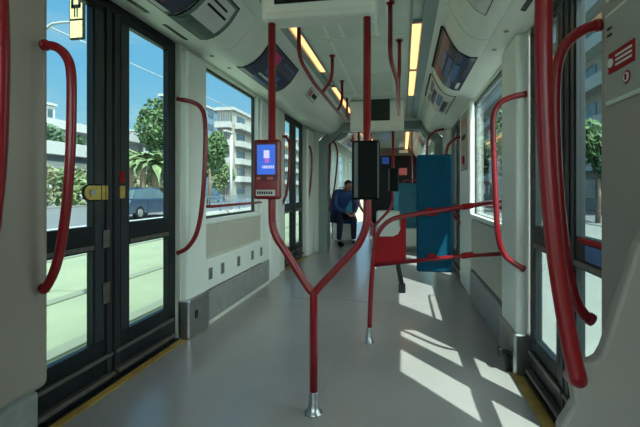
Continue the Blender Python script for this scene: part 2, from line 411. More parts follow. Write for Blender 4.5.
on_door('yellow_sticker', 2.165, 2.21, cz-.035, cz+.04, M['yellow2'])
on_door('red_sticker', 2.165, 2.21, cz+.06, cz+.13, M['redflat'])
on_door('grey_plate', 2.03, 2.08, .80, .90, M['ledge']); on_door('grey_plate', 2.03, 2.08, .48, .60, M['ledge'])
# stickers low on the right door rail
on_door('blue_sticker', 1.60, 1.80, .835, .90, M['bluep'], base=.0105, parent=d2, X=XR, s=-1)
on_door('red_sticker', 1.66, 1.86, .905, .925, M['redflat'], base=.0105, parent=d2, X=XR, s=-1)

# ---- near pillars and partitions on both sides of the camera
g = MB(); g.box(-1.64, -1.41, .2, 1.415, .34, 2.20)
o = g.build('trim_24', M['warm'], bevel=.03, seg=4); struct(o, 'near warm grey pillar beside the left door')
struct(MB().box(-1.64, -1.435, .2, 1.40, .001, .335).build('trim_25', M['kick'], bevel=.03, seg=3))
g = MB(); g.box(.62, .738, .05, 1.395, .0, 2.10)
struct(g.build('trim_26', M['warm'], bevel=.02, seg=4), 'near warm grey pillar beside the right door')
# partition with the curved edge, right foreground
px = [(561, 427), (570, 413), (575, 404), (574, 395), (571, 377), (574, 367), (586, 362.5), (594, 362), (600, 358), (605, 349), (624, 290), (640, 242)]
pp = [onY(a, b_, .95) for a, b_ in px]; pts = [(p.x, p.z) for p in pp]
pts = [(pts[0][0]-.05, 0.0), (pts[0][0]-.05, .25)] + pts + [(.617, 1.2), (.617, 0.0)]
o = MB().prism(pts, 1, .95, .985).build('partition_panel', M['warm'], bevel=.008, seg=3)
tag(o, 'warm grey curved-edge partition beside the near right door pillar', 'partition')
pts = [(-1.448, 0), (-1.02, 0), (-1.02, .8), (-1.15, 1.25), (-1.448, 1.3)]
o = MB().prism(pts, 1, .78, .815).build('partition_panel', M['warm'], bevel=.008, seg=3)
tag(o, 'warm grey partition beside the near left pillar, outside the view', 'partition')

# emergency panel on the near right pillar
t = empty('emergency_panel', (.62, 1.26, 1.38)); tag(t, 'grey notice panel with red emergency handle sign on the near right pillar', 'sign')
a = onX(607, 30, .615); b_ = onX(650, 95, .615)
y0, y1 = 1.12, a.y; zt, zb = 1.66, 1.385
MB().box(.608, .6195, y0, y1, zb, zt).build('backing', M['ceil'], t, .004)
MB().box(.605, .608, y0+.012, y1-.012, zb+.012, zt-.012).build('notice', mat('grey_notice', (.33, .34, .31), .4), t)
ym = (1.17+y1)/2
MB().box(.602, .605, 1.165, y1-.035, 1.472, 1.532).build('red_block', M['redflat'], t, .001)
MB().tube([(.602, y1-.052, 1.502), (.598, y1-.052, 1.502)], .013, 18).build('white_dot', M['paper'], t)
g = MB()
for k in range(3): g.box(.6003, .602, 1.175, y1-.078, 1.486+k*.013, 1.492+k*.013)
g.build('lettering', M['paper'], t)
MB().tube([(.605, 1.205, 1.44), (.603, 1.205, 1.44)], .018, 20).build('red_ring', M['redflat'], t)
MB().tube([(.603, 1.205, 1.44), (.6015, 1.205, 1.44)], .0135, 20).build('white_disc', M['paper'], t)
MB().box(.600, .6015, 1.201, 1.209, 1.432, 1.448).build('figure', M['redflat'], t)
g = MB()
for k in range(2): g.box(.6035, .605, y1-.05, y1-.025, 1.585+k*.02, 1.592+k*.02)
g.build('small_print', M['inkb'], t)
t = empty('notice_frame', (.62, 1.26, 1.70)); tag(t, 'empty pale framed notice above the emergency sign, cut by the picture edge', 'sign')
MB().box(.610, .6195, 1.12, y1, 1.70, 1.95).build('backing', M['ceil'], t, .004)
MB().box(.606, .610, 1.13, y1-.012, 1.715, 1.935).build('sheet', M['warm'], t, .002)

# ================================================================== posters and notices on the ducts
def arc(prof):
    L = [0]
    for i in range(1, len(prof)): L.append(L[-1]+math.dist(prof[i-1], prof[i]))
    return L
def dpt(prof, s, off):
    L = arc(prof); t = s*L[-1]
    i = max(k for k in range(len(L)-1) if L[k] <= t+1e-9); f = (t-L[i])/(L[i+1]-L[i])
    a = Vector(prof[i]); b2 = Vector(prof[i+1]); p = a.lerp(b2, f)
    d = (b2-a).normalized(); n_ = Vector((d.y, -d.x))
    if n_.y > 0: n_ = -n_
    # smooth the normal a little
    return p + n_*off
def patch(prof, s0, s1, y0, y1, off, name, m, parent=None, th=.002, ns=8):
    g = MB(); v = []
    for k in range(ns+1):
        s = s0+(s1-s0)*k/ns
        a = dpt(prof, s, off); b2 = dpt(prof, s, off+th)
        v += [(a.x, y0, a.y), (a.x, y1, a.y), (b2.x, y0, b2.y), (b2.x, y1, b2.y)]
    f = []
    for k in range(ns):
        o = 4*k; f += [(o, o+4, o+5, o+1), (o+2, o+3, o+7, o+6), (o, o+2, o+6, o+4), (o+1, o+5, o+7, o+3)]
    f += [(0, 1, 3, 2), (4*ns, 4*ns+2, 4*ns+3, 4*ns+1)]
    g.add(v, f, False); return g.build(name, m, parent)
def poster(prof, s0, s1, y0, y1, label, base, bits):
    c = dpt(prof, (s0+s1)/2, .004); t = empty('poster', (c.x, (y0+y1)/2, c.y)); tag(t, label, 'poster')
    patch(prof, s0, s1, y0, y1, .004, 'backing', M['inkb'], t)
    ds, dy = (s1-s0), (y1-y0)
    patch(prof, s0+.03*ds, s1-.03*ds, y0+.012, y1-.012, .0065, 'print', base, t)
    for i, (a, b2, c_, d_, mm_, nm) in enumerate(bits):
        patch(prof, s0+ds*a, s0+ds*b2, y0+dy*c_, y0+dy*d_, .009+.0022*(i % 3), nm, M[mm_], t, th=.0015, ns=5)
poster(PL, .28, .98, 1.50, 2.12, 'dark poster with red and blue blocks on the left duct above the first door', M['navy'],
       [(.1, .5, .05, .3, 'bluep', 'picture_block'), (.1, .45, .36, .6, 'magenta', 'picture_block'), (.55, .9, .1, .5, 'bluep', 'picture_block'),
        (.5, .8, .55, .75, 'salmon', 'picture_block'), (.15, .42, .66, .9, 'paper', 'picture_block'), (.84, .93, .6, .9, 'paper', 'text_line')])
poster(PL, .28, .98, 2.13, 2.52, 'white information sheet in a black frame beside the dark poster on the left duct', M['greenp'],
       [(.08, .66, .12, .88, 'paper', 'sheet'), (.72, .95, .10, .55, 'greenp', 'picture_block'), (.2, .24, .2, .7, 'inkb', 'text_line'), (.32, .36, .2, .8, 'inkb', 'text_line')])
poster(PL, .22, .99, 3.12, 3.98, 'navy poster with a magenta shape on the left duct behind the validator pole', M['navy'],
       [(.12, .35, .18, .42, 'magenta', 'magenta_shape'), (.5, .62, .3, .7, 'bluep', 'text_line'), (.68, .74, .25, .8, 'paper', 'text_line'), (.8, .84, .25, .6, 'bluep', 'text_line'), (.15, .2, .55, .9, 'bluep', 'text_line')])
poster(PR, .10, .98, 3.10, 4.10, 'navy poster with pale blue columns and pink line on the right duct', M['navy'],
       [(.3, .42, .25, .7, 'bluep', 'picture_block'), (.48, .6, .25, .72, 'bluep', 'picture_block'), (.66, .78, .25, .7, 'bluep', 'picture_block'), (.12, .5, .82, .86, 'magenta', 'text_line'), (.85, .93, .7, .9, 'paper', 'text_line')])
poster(PR, .10, .98, 4.35, 5.35, 'white poster with dark blue lettering farther along the right duct', M['paper'],
       [(.15, .3, .1, .5, 'bluep', 'picture_block'), (.35, .5, .2, .8, 'navy', 'picture_block'), (.55, .7, .15, .6, 'bluep', 'picture_block'), (.75, .88, .3, .85, 'navy', 'picture_block'), (.2, .3, .6, .9, 'navy', 'text_line')])
poster(PR, .42, .80, 1.95, 2.40, 'small white notice in a black frame at the top of the right duct', M['paper'],
       [(.2, .25, .15, .8, 'inkb', 'text_line'), (.38, .43, .15, .8, 'inkb', 'text_line'), (.56, .61, .15, .6, 'inkb', 'text_line')])
# red printed labels by the left rail bend
poster(PL, .25, .5, 4.6, 5.0, 'small red and white label on the left duct past the navy poster', M['paper'], [(.2, .8, .1, .3, 'magenta', 'text_line'), (.3, .7, .4, .9, 'inkb', 'text_line')])
# air slots in the soffits
def slot(x0, x1, y0, y1, side, label):
    def zz(x): return (2.17+(-1.365-x)/(.315)*.065) if side < 0 else (2.14-(x-.565)/.175*.055)
    g = MB(); v = []
    for dz in (-.004, .004):
        for x, y in ((x0, y0), (x1, y0), (x1, y1), (x0, y1)): v.append((x, y, zz(x)+dz-.001))
    g.add(v, [(0, 1, 2, 3), (4, 7, 6, 5), (0, 4, 5, 1), (1, 5, 6, 2), (2, 6, 7, 3), (3, 7, 4, 0)])
    tag(g.build('air_slot', M['black']), label, 'air vent', 'dark air slots above the windows and doors')
slot(-1.54, -1.51, 1.95, 2.2, -1, 'dark air slot over the left door, nearer one')
slot(-1.54, -1.51, 2.38, 2.64, -1, 'dark air slot over the left door, farther one by the pillar')
slot(.635, .66, 2.15, 2.32, 1, 'dark air slot over the right door, nearer one')
slot(.635, .66, 1.75, 1.95, 1, 'dark air slot over the right door at the picture top')
for x, y, lb in ((-1.50, 2.98, 'left, by the first door pillar'), (-1.50, 3.3, 'left, over the window'), (.635, 2.62, 'right, by the door pillar'), (.635, 2.95, 'right, over the window')):
    side = -1 if x < 0 else 1
    z = (2.17+(-1.365-x)/(.315)*.065) if side < 0 else (2.14-(x-.565)/.175*.055)
    tag(MB().lathe((x, y, z-.008), [(.010, 0), (.016, .003), (.016, .007)], 16).build('soffit_stud', M['kick']), 'small round grey stud in the soffit, ' + lb, 'stud', 'round studs in the soffit')

# ================================================================== display boxes
def display(x0, x1, y0, y1, z0, label, sc):
    t = empty('display_box', ((x0+x1)/2, y0, z0)); tag(t, label, 'display', 'hanging display boxes')
    MB().box(x0, x1, y0, y1, z0, 2.39).build('housing', M['white'], t, .02, 3)
    MB().box(x0+.03, x1-.03, y0-.006, y0+.004, z0-.0, z0+.035).build('lower_lip', M['cream'], t, .004)
    sx0, sx1, sz0, sz1 = sc
    o = MB().box(sx0-.012, sx1+.012, y0-.008, y0-.0005, sz0-.012, sz1+.012).build('bezel', M['inkb'], t, .003)
    MB().box(sx0, sx1, y0-.011, y0-.0082, sz0, sz1).build('screen', M['darkscreen'], t)
    return t
t = display(-.71, -.125, 1.93, 2.06, 1.985, 'near cream display box hanging over the two-armed red pole', (-.625, -.225, 2.072, 2.30))
g = MB()
for k in range(14):
    x = -.60+k*.025
    g.box(x, x+.016, 1.917, 1.9188, 2.085, 2.11)
g.build('dim_lettering', M['lcdtext'], t)
YB2 = 5.62
a = onY(350, 131, YB2); b2 = onY(404, 95, YB2); s0 = onY(367, 120, YB2); s1 = onY(389, 97, YB2)
display(a.x, b2.x, YB2, YB2+.14, a.z, 'farther cream display box with a dark screen over the second red pole', (s0.x, s1.x, s0.z, s1.z))

# ================================================================== two-armed poles
PR_ = .0195
def ypole(label, dx=0, y=1.981, dz=0):
    t = empty('grab_pole', (-.45+dx, y, 0)); tag(t, label, 'pole', 'two-armed red grab poles')
    xa, xb, xs = -.667+dx, -.176+dx, -.447+dx
    zt = 1.985+dz
    j = Vector((xs, y, .60))
    p = spline([(xa, y, 1.02), (xa+.003, y, .95), (xa+.025, y, .885), (xa+.07, y, .82), (xs-.04, y, .652), (xs-.008, y, .612)], 5)
    MB().tube([(xa, y, zt)] + p, PR_).build('arm', M['red'], t)
    p = spline([(xb, y, 1.04), (xb-.004, y, .96), (xb-.03, y, .885), (xb-.075, y, .82), (xs+.04, y, .652), (xs+.008, y, .612)], 5)
    MB().tube([(xb, y, zt)] + p, PR_).build('arm', M['red'], t)
    MB().tube([(xs, y, .085), (xs, y, .60), (xs, y, .625)], PR_*1.05).build('stem', M['red'], t)
    MB().lathe((xs, y, 0.0005), [(.045, 0), (.045, .006), (.034, .012), (.027, .05), (.0235, .105), (.0235, .11)]).build('foot', M['steel'], t)
    return t
ypole('near red two-armed grab pole in the middle of the floor, holding two ticket readers')
DX2 = onY(374, 200, 5.75).x + .447
ypole('farther red two-armed grab pole under the small display box', DX2, 5.75, -.02)

def validator(x, y, z0, z1, label, front, w=.137):
    t = empty('ticket_validator', (x, y, z0)); tag(t, label, 'ticket reader')
    zc = (z0+z1)/2
    if front:
        MB().box(x-w/2, x+w/2, y-.055, y-.0200, z0, z1).build('housing', M['red'], t, .014, 3)
        MB().box(x-w/2+.012, x+w/2-.012, y-.0585, y-.0545, z0+.095, z1-.014).build('bezel', mat('dark_red_bezel', (.10, .004, .008), .3), t, .004)
        sx0, sx1, sz0, sz1 = x-.047, x+.047, z0+.125, z1-.028
        MB().box(sx0, sx1, y-.0615, y-.0583, sz0, sz1).build('screen', M['screen'], t)
        MB().box(x-.012, x+.018, y-.0635, y-.0613, zc+.055, zc+.095).build('phone_picture', M['screenw'], t, .002)
        MB().box(x-.006, x+.016, y-.0635, y-.0613, zc+.032, zc+.053).build('phone_base', M['screenp'], t, .002)
        g = MB()
        for k in range(6): g.box(x-.012+k*.0095, x-.006+k*.0095, y-.0635, y-.0613, zc+.004, zc+.018)
        g.tube([(x-.018, y-.0625, zc+.011), (x-.016, y-.0625, zc+.011)], .007, 8)
        g.build('screen_lettering', M['screenw'], t)
        MB().box(x-.05, x-.03, y-.0600, y-.0580, z0+.098, z0+.112).build('orange_icon', M['salmon'], t)
        MB().box(x+.005, x+.035, y-.0600, y-.0580, z0+.098, z0+.112).build('orange_icon', M['salmon'], t)
        MB().box(x-.055, x+.045, y-.0575, y-.0545, z0+.018, z0+.048).build('label_strip', M['paper'], t, .001)
        g = MB()
        for k in range(7): g.box(x-.048+k*.012, x-.040+k*.012, y-.0585, y-.0573, z0+.026, z0+.040)
        g.build('label_lettering', M['inkb'], t)
    else:
        MB().box(x-w/2, x+w/2, y-.060, y-.0200, z0, z1).build('housing', M['blackplastic'], t, .014, 3)
        MB().box(x-w/2+.012, x-w/2+.032, y-.062, y-.0595, z0+.01, z1-.01).build('side_rib', M['dstile'], t, .001)
        MB().box(x+w/2-.012, x+w/2-.004, y-.062, y-.0595, z0+.01, z1-.01).build('side_rib', M['dstile'], t, .001)
    MB().box(x-.03, x+.03, y-.0195, y+.028, zc-.05, zc+.05).build('clamp', M['red'] if front else M['blackplastic'], t, .004)
y = 1.981
def vx(px): return onY(px, 170, y-.04).x
validator((vx(254)+vx(281))/2, y, 1.083, 1.385, 'red ticket reader with a lit blue screen on the pole arm', True, vx(281)-vx(254))
validator((vx(352)+vx(380))/2, y, 1.083, 1.37, 'black back of a ticket reader on the pole arm beside the lit one', False, vx(380)-vx(352))
a = onY(383, 190, 5.7); b2 = onY(396, 168, 5.7)
validator(-.176+DX2, 5.75, a.z-.02, b2.z, 'small black ticket reader on the farther two-armed pole', False, .16)

# ================================================================== grab handles
def handle(pts, r, label, a=None, name='grab_bar', caps=True, group='red grab handles beside the doors'):
    t = empty(name, tuple(pts[0])); tag(t, label, 'handle', group)
    MB().tube(pts, r, 14).build('tube', M['red'], t)
    if caps:
        for e, q in ((pts[0], pts[1]), (pts[-1], pts[-2])):
            d = (Vector(q)-Vector(e)).normalized()
            MB().tube([Vector(e)-d*.002, Vector(e)+d*.012], r*1.22, 16).build('mount', M['red'], t)
    return t
def hp(pxs, Y, n=6, r=.07): return fillet([onY(a, b_, Y) for a, b_ in pxs], r, n)
def hs(pxs, Y): return spline([onY(a, b_, Y) for a, b_ in pxs], 5)
handle(hs([(44, 45), (56, 47), (66, 56), (71, 72), (71.5, 110), (70, 160), (66, 210), (60, 250), (54, 272), (47, 286), (43, 289)], 1.36), .0175, 'curved red grab handle on the near left pillar across the left door glass')
handle(hs([(178, 99), (192, 102), (201, 108), (205, 122), (205, 160), (202, 205), (197, 232), (188, 247), (178, 253)], 2.80), .017, 'curved red grab handle on the pillar between left door and left window')
handle(hs([(599, 25), (583, 30), (567, 43), (558, 62), (555, 95), (556, 150), (560, 210), (567, 265), (576, 300), (585, 315), (592, 320)], 1.37), .0165, 'curved red grab handle on the near right pillar, thinner of two')
handle(hs([(526, 94), (512, 97), (499, 104), (493, 120), (494, 160), (496, 205), (498, 235), (504, 254), (514, 263), (524, 269)], 2.565), .017, 'sunlit red grab handle on the white pillar right of the barrier')
# big bar by the right partition
pts = [onY(a, b_, .90) for a, b_ in [(546, -60), (544, -10), (543.5, 60), (545, 120), (549, 190), (555, 250), (564, 310), (573, 358), (578.5, 379)]]
P_ = spline(pts, 5); P_.append(P_[-1]+Vector((.004, .045, -.012)))
top = Vector((pts[0].x+.03, .97, pts[0].z+.10)); P_ = [top, Vector((pts[0].x+.004, .91, pts[0].z+.06))] + P_
t = handle(P_, .0178, 'thick red vertical bar in front of the near right pillar', caps=False)
pts = [onY(a, b_, .72) for a, b_ in [(-6, -60), (-2, -10), (0, 50), (-1, 110), (-3, 160), (-7, 205), (-14, 250), (-40, 330)]]
P_ = spline(pts, 5) ; P_.append(P_[-1]+Vector((-.01, .07, -.01)))
handle(P_, .0178, 'red vertical bar cut off by the left picture edge', caps=False)
# far handles
handle(hs([(299, 142), (306, 144), (311, 150), (311.5, 170), (309, 195), (305, 208), (299, 214)], 6.72), .017, 'red grab handle on the pillar beyond the second left door')
handle(hs([(282, 136), (287, 138), (289.5, 146), (289, 170), (287, 190), (283, 203), (279, 208)], 5.40), .017, 'red grab handle before the second left door, behind the lit reader')
handle(hs([(463, 136), (455, 139), (448, 146), (446, 160), (447, 180), (450, 200), (455, 216), (463, 226)], 5.05), .017, 'red grab handle on the pillar before the second right door')
handle(hs([(444, 129), (434, 132), (428, 140), (427, 160), (429, 195), (436, 212), (444, 216)], 6.6), .017, 'red grab handle beyond the second right door, above the teal pad')
handle(hs([(316, 134), (326, 138), (330, 146), (330, 165), (328, 185), (324, 205), (320, 214)], 7.30), .017, 'red grab handle at the left of the gangway ring, nearer one')
handle(hs([(324, 138), (333, 141), (337, 150), (337, 165), (334, 190), (330, 208), (325, 215)], 7.9), .017, 'red grab handle inside the gangway passage, farther one')
# window rails
t = handle(fillet([(-1.655, 3.16, .99), (-1.60, 3.19, .99), (-1.60, 4.38, .99), (-1.655, 4.41, .99)], .03), .013, 'straight red rail along the bottom of the left window', name='window_rail', caps=False, group='red rails along the windows')
t = handle(fillet([(.735, 3.0, 1.0), (.675, 3.03, 1.0), (.675, 3.88, 1.0), (.735, 3.915, 1.0)], .03), .013, 'straight red rail along the bottom of the right window', name='window_rail', caps=False, group='red rails along the windows')

# hanging ceiling rails
def hang(name_label, runs, r=.016):
    t = empty('ceiling_rail', tuple(runs[0][0])); tag(t, name_label, 'rail', 'red rails hanging from the ceiling')
    for i, rn in enumerate(runs): MB().tube(fillet(rn, .10, 6), r, 12).build('rail' if i == 0 else 'drop_bar', M['red'], t)
    for rn in runs:
        MB().tube([(rn[0][0], rn[0][1], 2.388), (rn[0][0], rn[0][1], 2.3995)], r*1.8, 16).build('mount', M['red'], t)
hang('red rail hanging under the ceiling to the left, beside the warm strip light',
     [[(-.78, 2.95, 2.40), (-.78, 2.95, 2.13), (-.74, 3.3, 2.03), (-.74, 5.2, 2.03), (-.76, 5.45, 2.12), (-.76, 5.45, 2.395)],
      [(-.66, 3.72, 2.40), (-.66, 3.72, 2.18), (-.735, 3.62, 2.03)], [(-.70, 4.6, 2.40), (-.70, 4.6, 2.15), (-.74, 4.5, 2.03)]])
hang('red looped rail hanging under the ceiling to the right, beside the warm strip light',
     [[(-.085, 2.72, 2.40), (-.085, 2.72, 2.02), (-.045, 3.1, 1.97), (-.045, 4.6, 1.97), (-.045, 4.75, 2.05), (-.045, 4.75, 2.395)],
      [(-.03, 3.42, 2.40), (-.03, 3.42, 2.10), (-.045, 3.28, 1.97)]])

# ================================================================== barrier with pad
t = empty('barrier_rail', (-.25, 2.972, 0)); tag(t, 'red tubular barrier with red infill panel from floor to the right wall', 'barrier')
yb = 2.972
E1 = Vector((.733, 3.0, 1.06))
p = [onY(369.5, 330, yb), onY(371, 290, yb), onY(373, 262, yb), onY(375, 243, yb), onY(380, 230, yb), onY(389, 221, yb), onY(402, 216.5, yb), onY(430, 212, yb), onY(468, 206, yb)]
MB().tube(spline(p, 5)+[E1], .0175).build('top_rail', M['red'], t)
a = onY(373.5, 265, yb)
MB().tube([a, onY(468, 255.5, yb), Vector((.734, 3.0, onX(509, 253, .734).z-.01))], .015).build('lower_rail', M['red'], t)
f = onY(369, 342, yb)
MB().lathe((f.x, yb, .0005), [(.040, 0), (.040, .005), (.031, .012), (.025, .05), (.0215, .105), (.0215, .11)]).build('foot', M['steel'], t)
q = [onY(a_, b_, yb) for a_, b_ in [(374.5, 233), (380, 236.5), (393, 236.5), (398, 234), (400.5, 229), (401, 218.5), (406, 217.5), (406, 263), (375, 265)]]
hole = MB().prism([(v.x, v.z) for v in q], 1, yb-.006, yb+.006).build('infill_panel', M['redflat'], t)
for (px0, py0) in ((430, 212), (432, 258)):
    v = onY(px0, py0, yb)
    MB().prism([(v.x-.045, v.z-.025), (v.x+.045, v.z-.025), (v.x+.02, v.z+.03), (v.x-.02, v.z+.03)], 1, yb+.0, yb+.028).build('bracket', M['redflat'], t)
for px0, py0 in ((462, 207), (462, 256)):
    v = onY(px0, py0, yb); w_ = onY(px0+11, py0-1.6, yb)
    MB().tube([v, w_], .0215).build('sleeve', M['redflat'], t)
# teal pad
a = onY(416.5, 155, yb+.07); b2 = onY(452, 272, yb+.07)
o = MB().box(a.x, b2.x, yb+.029, yb+.085, b2.z, a.z).build('backrest_pad', M['teal'], bevel=.02, seg=4)
tag(o, 'tall teal upholstered backrest pad standing behind the red barrier', 'backrest')
# black strap with weighted end
t = empty('black_strap', tuple(onY(398, 262, 3.0))); tag(t, 'black hanging strap with a buckle end under the barrier', 'strap')
a = onY(397, 257, 3.0); b2 = onY(402, 286, 3.02)
MB().tube([(a.x, 2.99, a.z), (a.x+.01, 3.0, a.z-.08), (b2.x, 3.02, b2.z)], [.016, .017, .019], 8).build('webbing', M['black'], t)
MB().box(b2.x-.026, b2.x+.026, 3.0, 3.04, b2.z-.05, b2.z+.02).build('buckle', M['black'], t, .008)

# control column on the right pillar
t = empty('control_panel', (.69, 4.3, 1.3)); tag(t, 'cream control strip with red button on the pillar before the second right door', 'panel')
a = onX(470, 105, .655).y; 
ya, yb_ = 4.50, 4.92
MB().box(.680, .6895, ya, yb_, 1.35, 2.0).build('backing', M['warm'], t, .004)
MB().box(.676, .680, ya+.05, yb_-.05, 1.86, 1.93).build('red_label', M['salmon'], t)
MB().box(.674, .680, ya+.08, yb_-.10, 1.70, 1.75).build('key_switch', M['inkb'], t)
MB().tube([(.68, 4.7, 1.47), (.665, 4.7, 1.47)], .05, 18).build('red_button', M['redflat'], t)
# door buttons on left pillar
o = MB().box(-1.6045, -1.598, 2.96, 3.0, .16, .22)
tag(MB().box(-1.5845, -1.578, 2.87, 2.91, .14, .2).build('floor_socket', M['black'], bevel=.003), 'small black socket in the grey base of the left door pillar', 'socket')
# black door stop at the right door foot
t = empty('door_stop', (.64, 2.64, 0)); tag(t, 'small black hinged door stop at the foot of the right door pillar', 'door stop')
MB().box(.60, .662, 2.63, 2.66, .10, .125).build('arm', M['black'], t, .003); MB().box(.59, .612, 2.62, 2.67, .085, .14).build('pad', M['black'], t, .004)
MB().box(.636, .662, 2.625, 2.665, .0005, .098).build('post', M['black'], t, .003)

# ================================================================== gangway and the next car
YG = 7.16
def ring(x0, x1, z1, ch, y0, y1, th, m, nm, lab=None):
    out = [(x0, 0), (x0, z1-ch), (x0+ch, z1), (x1-ch, z1), (x1, z1-ch), (x1, 0)]
    inn = [(x0+th, 0), (x0+th, z1-ch-th*.3), (x0+ch+th*.3, z1-th), (x1-ch-th*.3, z1-th), (x1-th, z1-ch-th*.3), (x1-th, 0)]
    g = MB(); k = len(out); v = [(p[0], y, p[1]) for y in (y0, y1) for p in out+inn]; n2 = 2*k; f = []
    for i in range(k-1):
        f += [(i, i+1, k+i+1, k+i), (n2+i, n2+k+i, n2+k+i+1, n2+i+1), (i, n2+i, n2+i+1, i+1), (k+i, k+i+1, n2+k+i+1, n2+k+i)]
    f += [(0, k, n2+k, n2), (k-1, n2+k-1, n2+2*k-1, 2*k-1)]
    g.add(v, f); return struct(g.build(nm, m), lab)
# end wall round the opening
g = MB(); g.box(-1.84, -1.52, YG, YG+.06, 0, 2.52); g.box(.70, .9, YG, YG+.06, 0, 2.52); g.box(-1.52, .70, YG, YG+.06, 2.36, 2.52)
g.add([(-1.52, YG, 2.05), (-1.2, YG, 2.36), (-1.52, YG, 2.36), (-1.52, YG+.06, 2.05), (-1.2, YG+.06, 2.36), (-1.52, YG+.06, 2.36)], [(0, 1, 2), (3, 5, 4), (0, 3, 4, 1)])
g.add([(.70, YG, 2.05), (.38, YG, 2.36), (.70, YG, 2.36), (.70, YG+.06, 2.05), (.38, YG+.06, 2.36), (.70, YG+.06, 2.36)], [(0, 2, 1), (3, 4, 5), (0, 1, 4, 3)])
struct(g.build('wall_front', M['cream']))
bel = mat('gangway_grey', (.20, .25, .24), .45, var=.08)
ring(-1.515, .695, 2.35, .33, YG-.02, YG+.14, .15, bel, 'gangway_frame', 'grey chamfered gangway ring')
for k in range(8):
    ring(-1.54-.02*(k % 2), .72+.02*(k % 2), 2.37, .33, YG+.145+k*.10, YG+.24+k*.10, .08, bel, 'gangway_bellows')
Y2 = YG+.95
g = MB()
for x0, x1 in ((-1.84, -1.66), (.74, .9)):
    g.box(x0, x1, Y2, 14.1, 0, .85); g.box(x0, x1, Y2, 14.1, 2.1, 2.5)
    for y0, y1 in ((Y2, Y2+.35), (9.9, 10.3), (12.0, 12.4), (13.8, 14.1)): g.box(x0, x1, y0, y1, .85, 2.1)
struct(g.build('wall_far_car', M['cream']))
for i, (x, y0, y1) in enumerate([(-1.75, Y2+.35, 9.9), (.82, Y2+.35, 9.9), (-1.75, 10.3, 12.0), (.82, 10.3, 12.0), (-1.75, 12.4, 13.8), (.82, 12.4, 13.8)]):
    struct(MB().box(x-.003, x+.003, y0, y1, .85, 2.1).build('window_%d' % (6+i), M['glass']))
glossy = mat('glossy_pale_ceiling', (.55, .60, .56), .18, var=.05, coat=.5)
struct(MB().box(-1.84, .9, Y2, 14.1, 2.46, 2.52).build('ceiling_far_car', glossy))
g = MB()
k = len(PL)
for prof in (PL, PR):
    pts = prof + [(prof[-1][0], 2.455), (prof[0][0], 2.455)]; k = len(pts)
    v = [(p[0], Y2, p[1]) for p in pts] + [(p[0], 13.9, p[1]) for p in pts]
    g.add(v, [tuple(range(k)), tuple(range(k, 2*k))[::-1]] + [(i, (i+1) % k, k+(i+1) % k, k+i) for i in range(k)])
struct(g.build('trim_27', M['duct']))
for x0, x1, lb in ((-.88, -.81, 'left'), (.07, .14, 'right')):
    t = empty('ceiling_light', ((x0+x1)/2, 10, 2.43)); tag(t, 'warm strip light in the next car beyond the gangway, ' + lb + ' one', 'ceiling light', 'warm strip lights in the next car')
    MB().box(x0, x1, 8.6, 13.0, 2.43, 2.459).build('diffuser', M['lamp'], t)
poster(PL, .2, .95, 8.5, 9.6, 'pale poster on the left duct beyond the gangway', M['paper'], [(.2, .5, .2, .6, 'navy', 'picture_block'), (.6, .8, .3, .9, 'bluep', 'picture_block')])
poster(PR, .2, .95, 8.5, 9.6, 'pink and white poster on the right duct beyond the gangway', M['paper'], [(.2, .6, .2, .6, 'magenta', 'picture_block'), (.6, .8, .3, .9, 'greenp', 'picture_block')])
# dark bulkhead
t = empty('cab_bulkhead', (-.3, 12.9, 0)); tag(t, 'dark bulkhead with small lit signs at the far end of the next car', 'bulkhead')
a = onY(369, 142, 12.9); b2 = onY(420, 142, 12.9)
MB().box(a.x, b2.x, 12.9, 13.0, 0.001, a.z-.45).build('lower_panel', M['inkb'], t)
MB().box(a.x, b2.x, 12.9, 13.0, a.z-.449, a.z).build('upper_panel', mat('brown_grey', (.09, .075, .07), .5), t)
q0 = onY(399, 175, 12.89); q1 = onY(407, 168, 12.89)
MB().box(q0.x, q1.x, 12.885, 12.899, q0.z, q1.z).build('red_screen', M['screenr'], t)
q0 = onY(382, 164, 12.89); q1 = onY(389, 157, 12.89)
MB().box(q0.x, q1.x, 12.885, 12.899, q0.z, q1.z).build('blue_screen', mat('blue_sign', (.01, .05, .3), .4, emit=(.02, .1, .5), es=.2), t)
q0 = onY(399, 153, 12.89); q1 = onY(408, 150, 12.89)
MB().box(q0.x, q1.x, 12.885, 12.899, q0.z, q1.z).build('white_sign', M['paper'], t)
# far grab poles
for px_, y_, lb in ((353, 8.6, 'left of the black reader'), (371, 9.4, 'in the middle beyond the gangway'), (412, 8.8, 'beside the teal seat')):
    x = onY(px_, 180, y_).x
    t = empty('grab_pole', (x, y_, 0)); tag(t, 'thin straight red pole in the next car, ' + lb, 'pole', 'straight red poles in the next car')
    MB().tube([(x, y_, .02), (x, y_, 2.455)], .018, 10).build('tube', M['red'], t)
    MB().lathe((x, y_, .0005), [(.04, 0), (.03, .015), (.02, .06)], 14).build('foot', M['steel'], t)

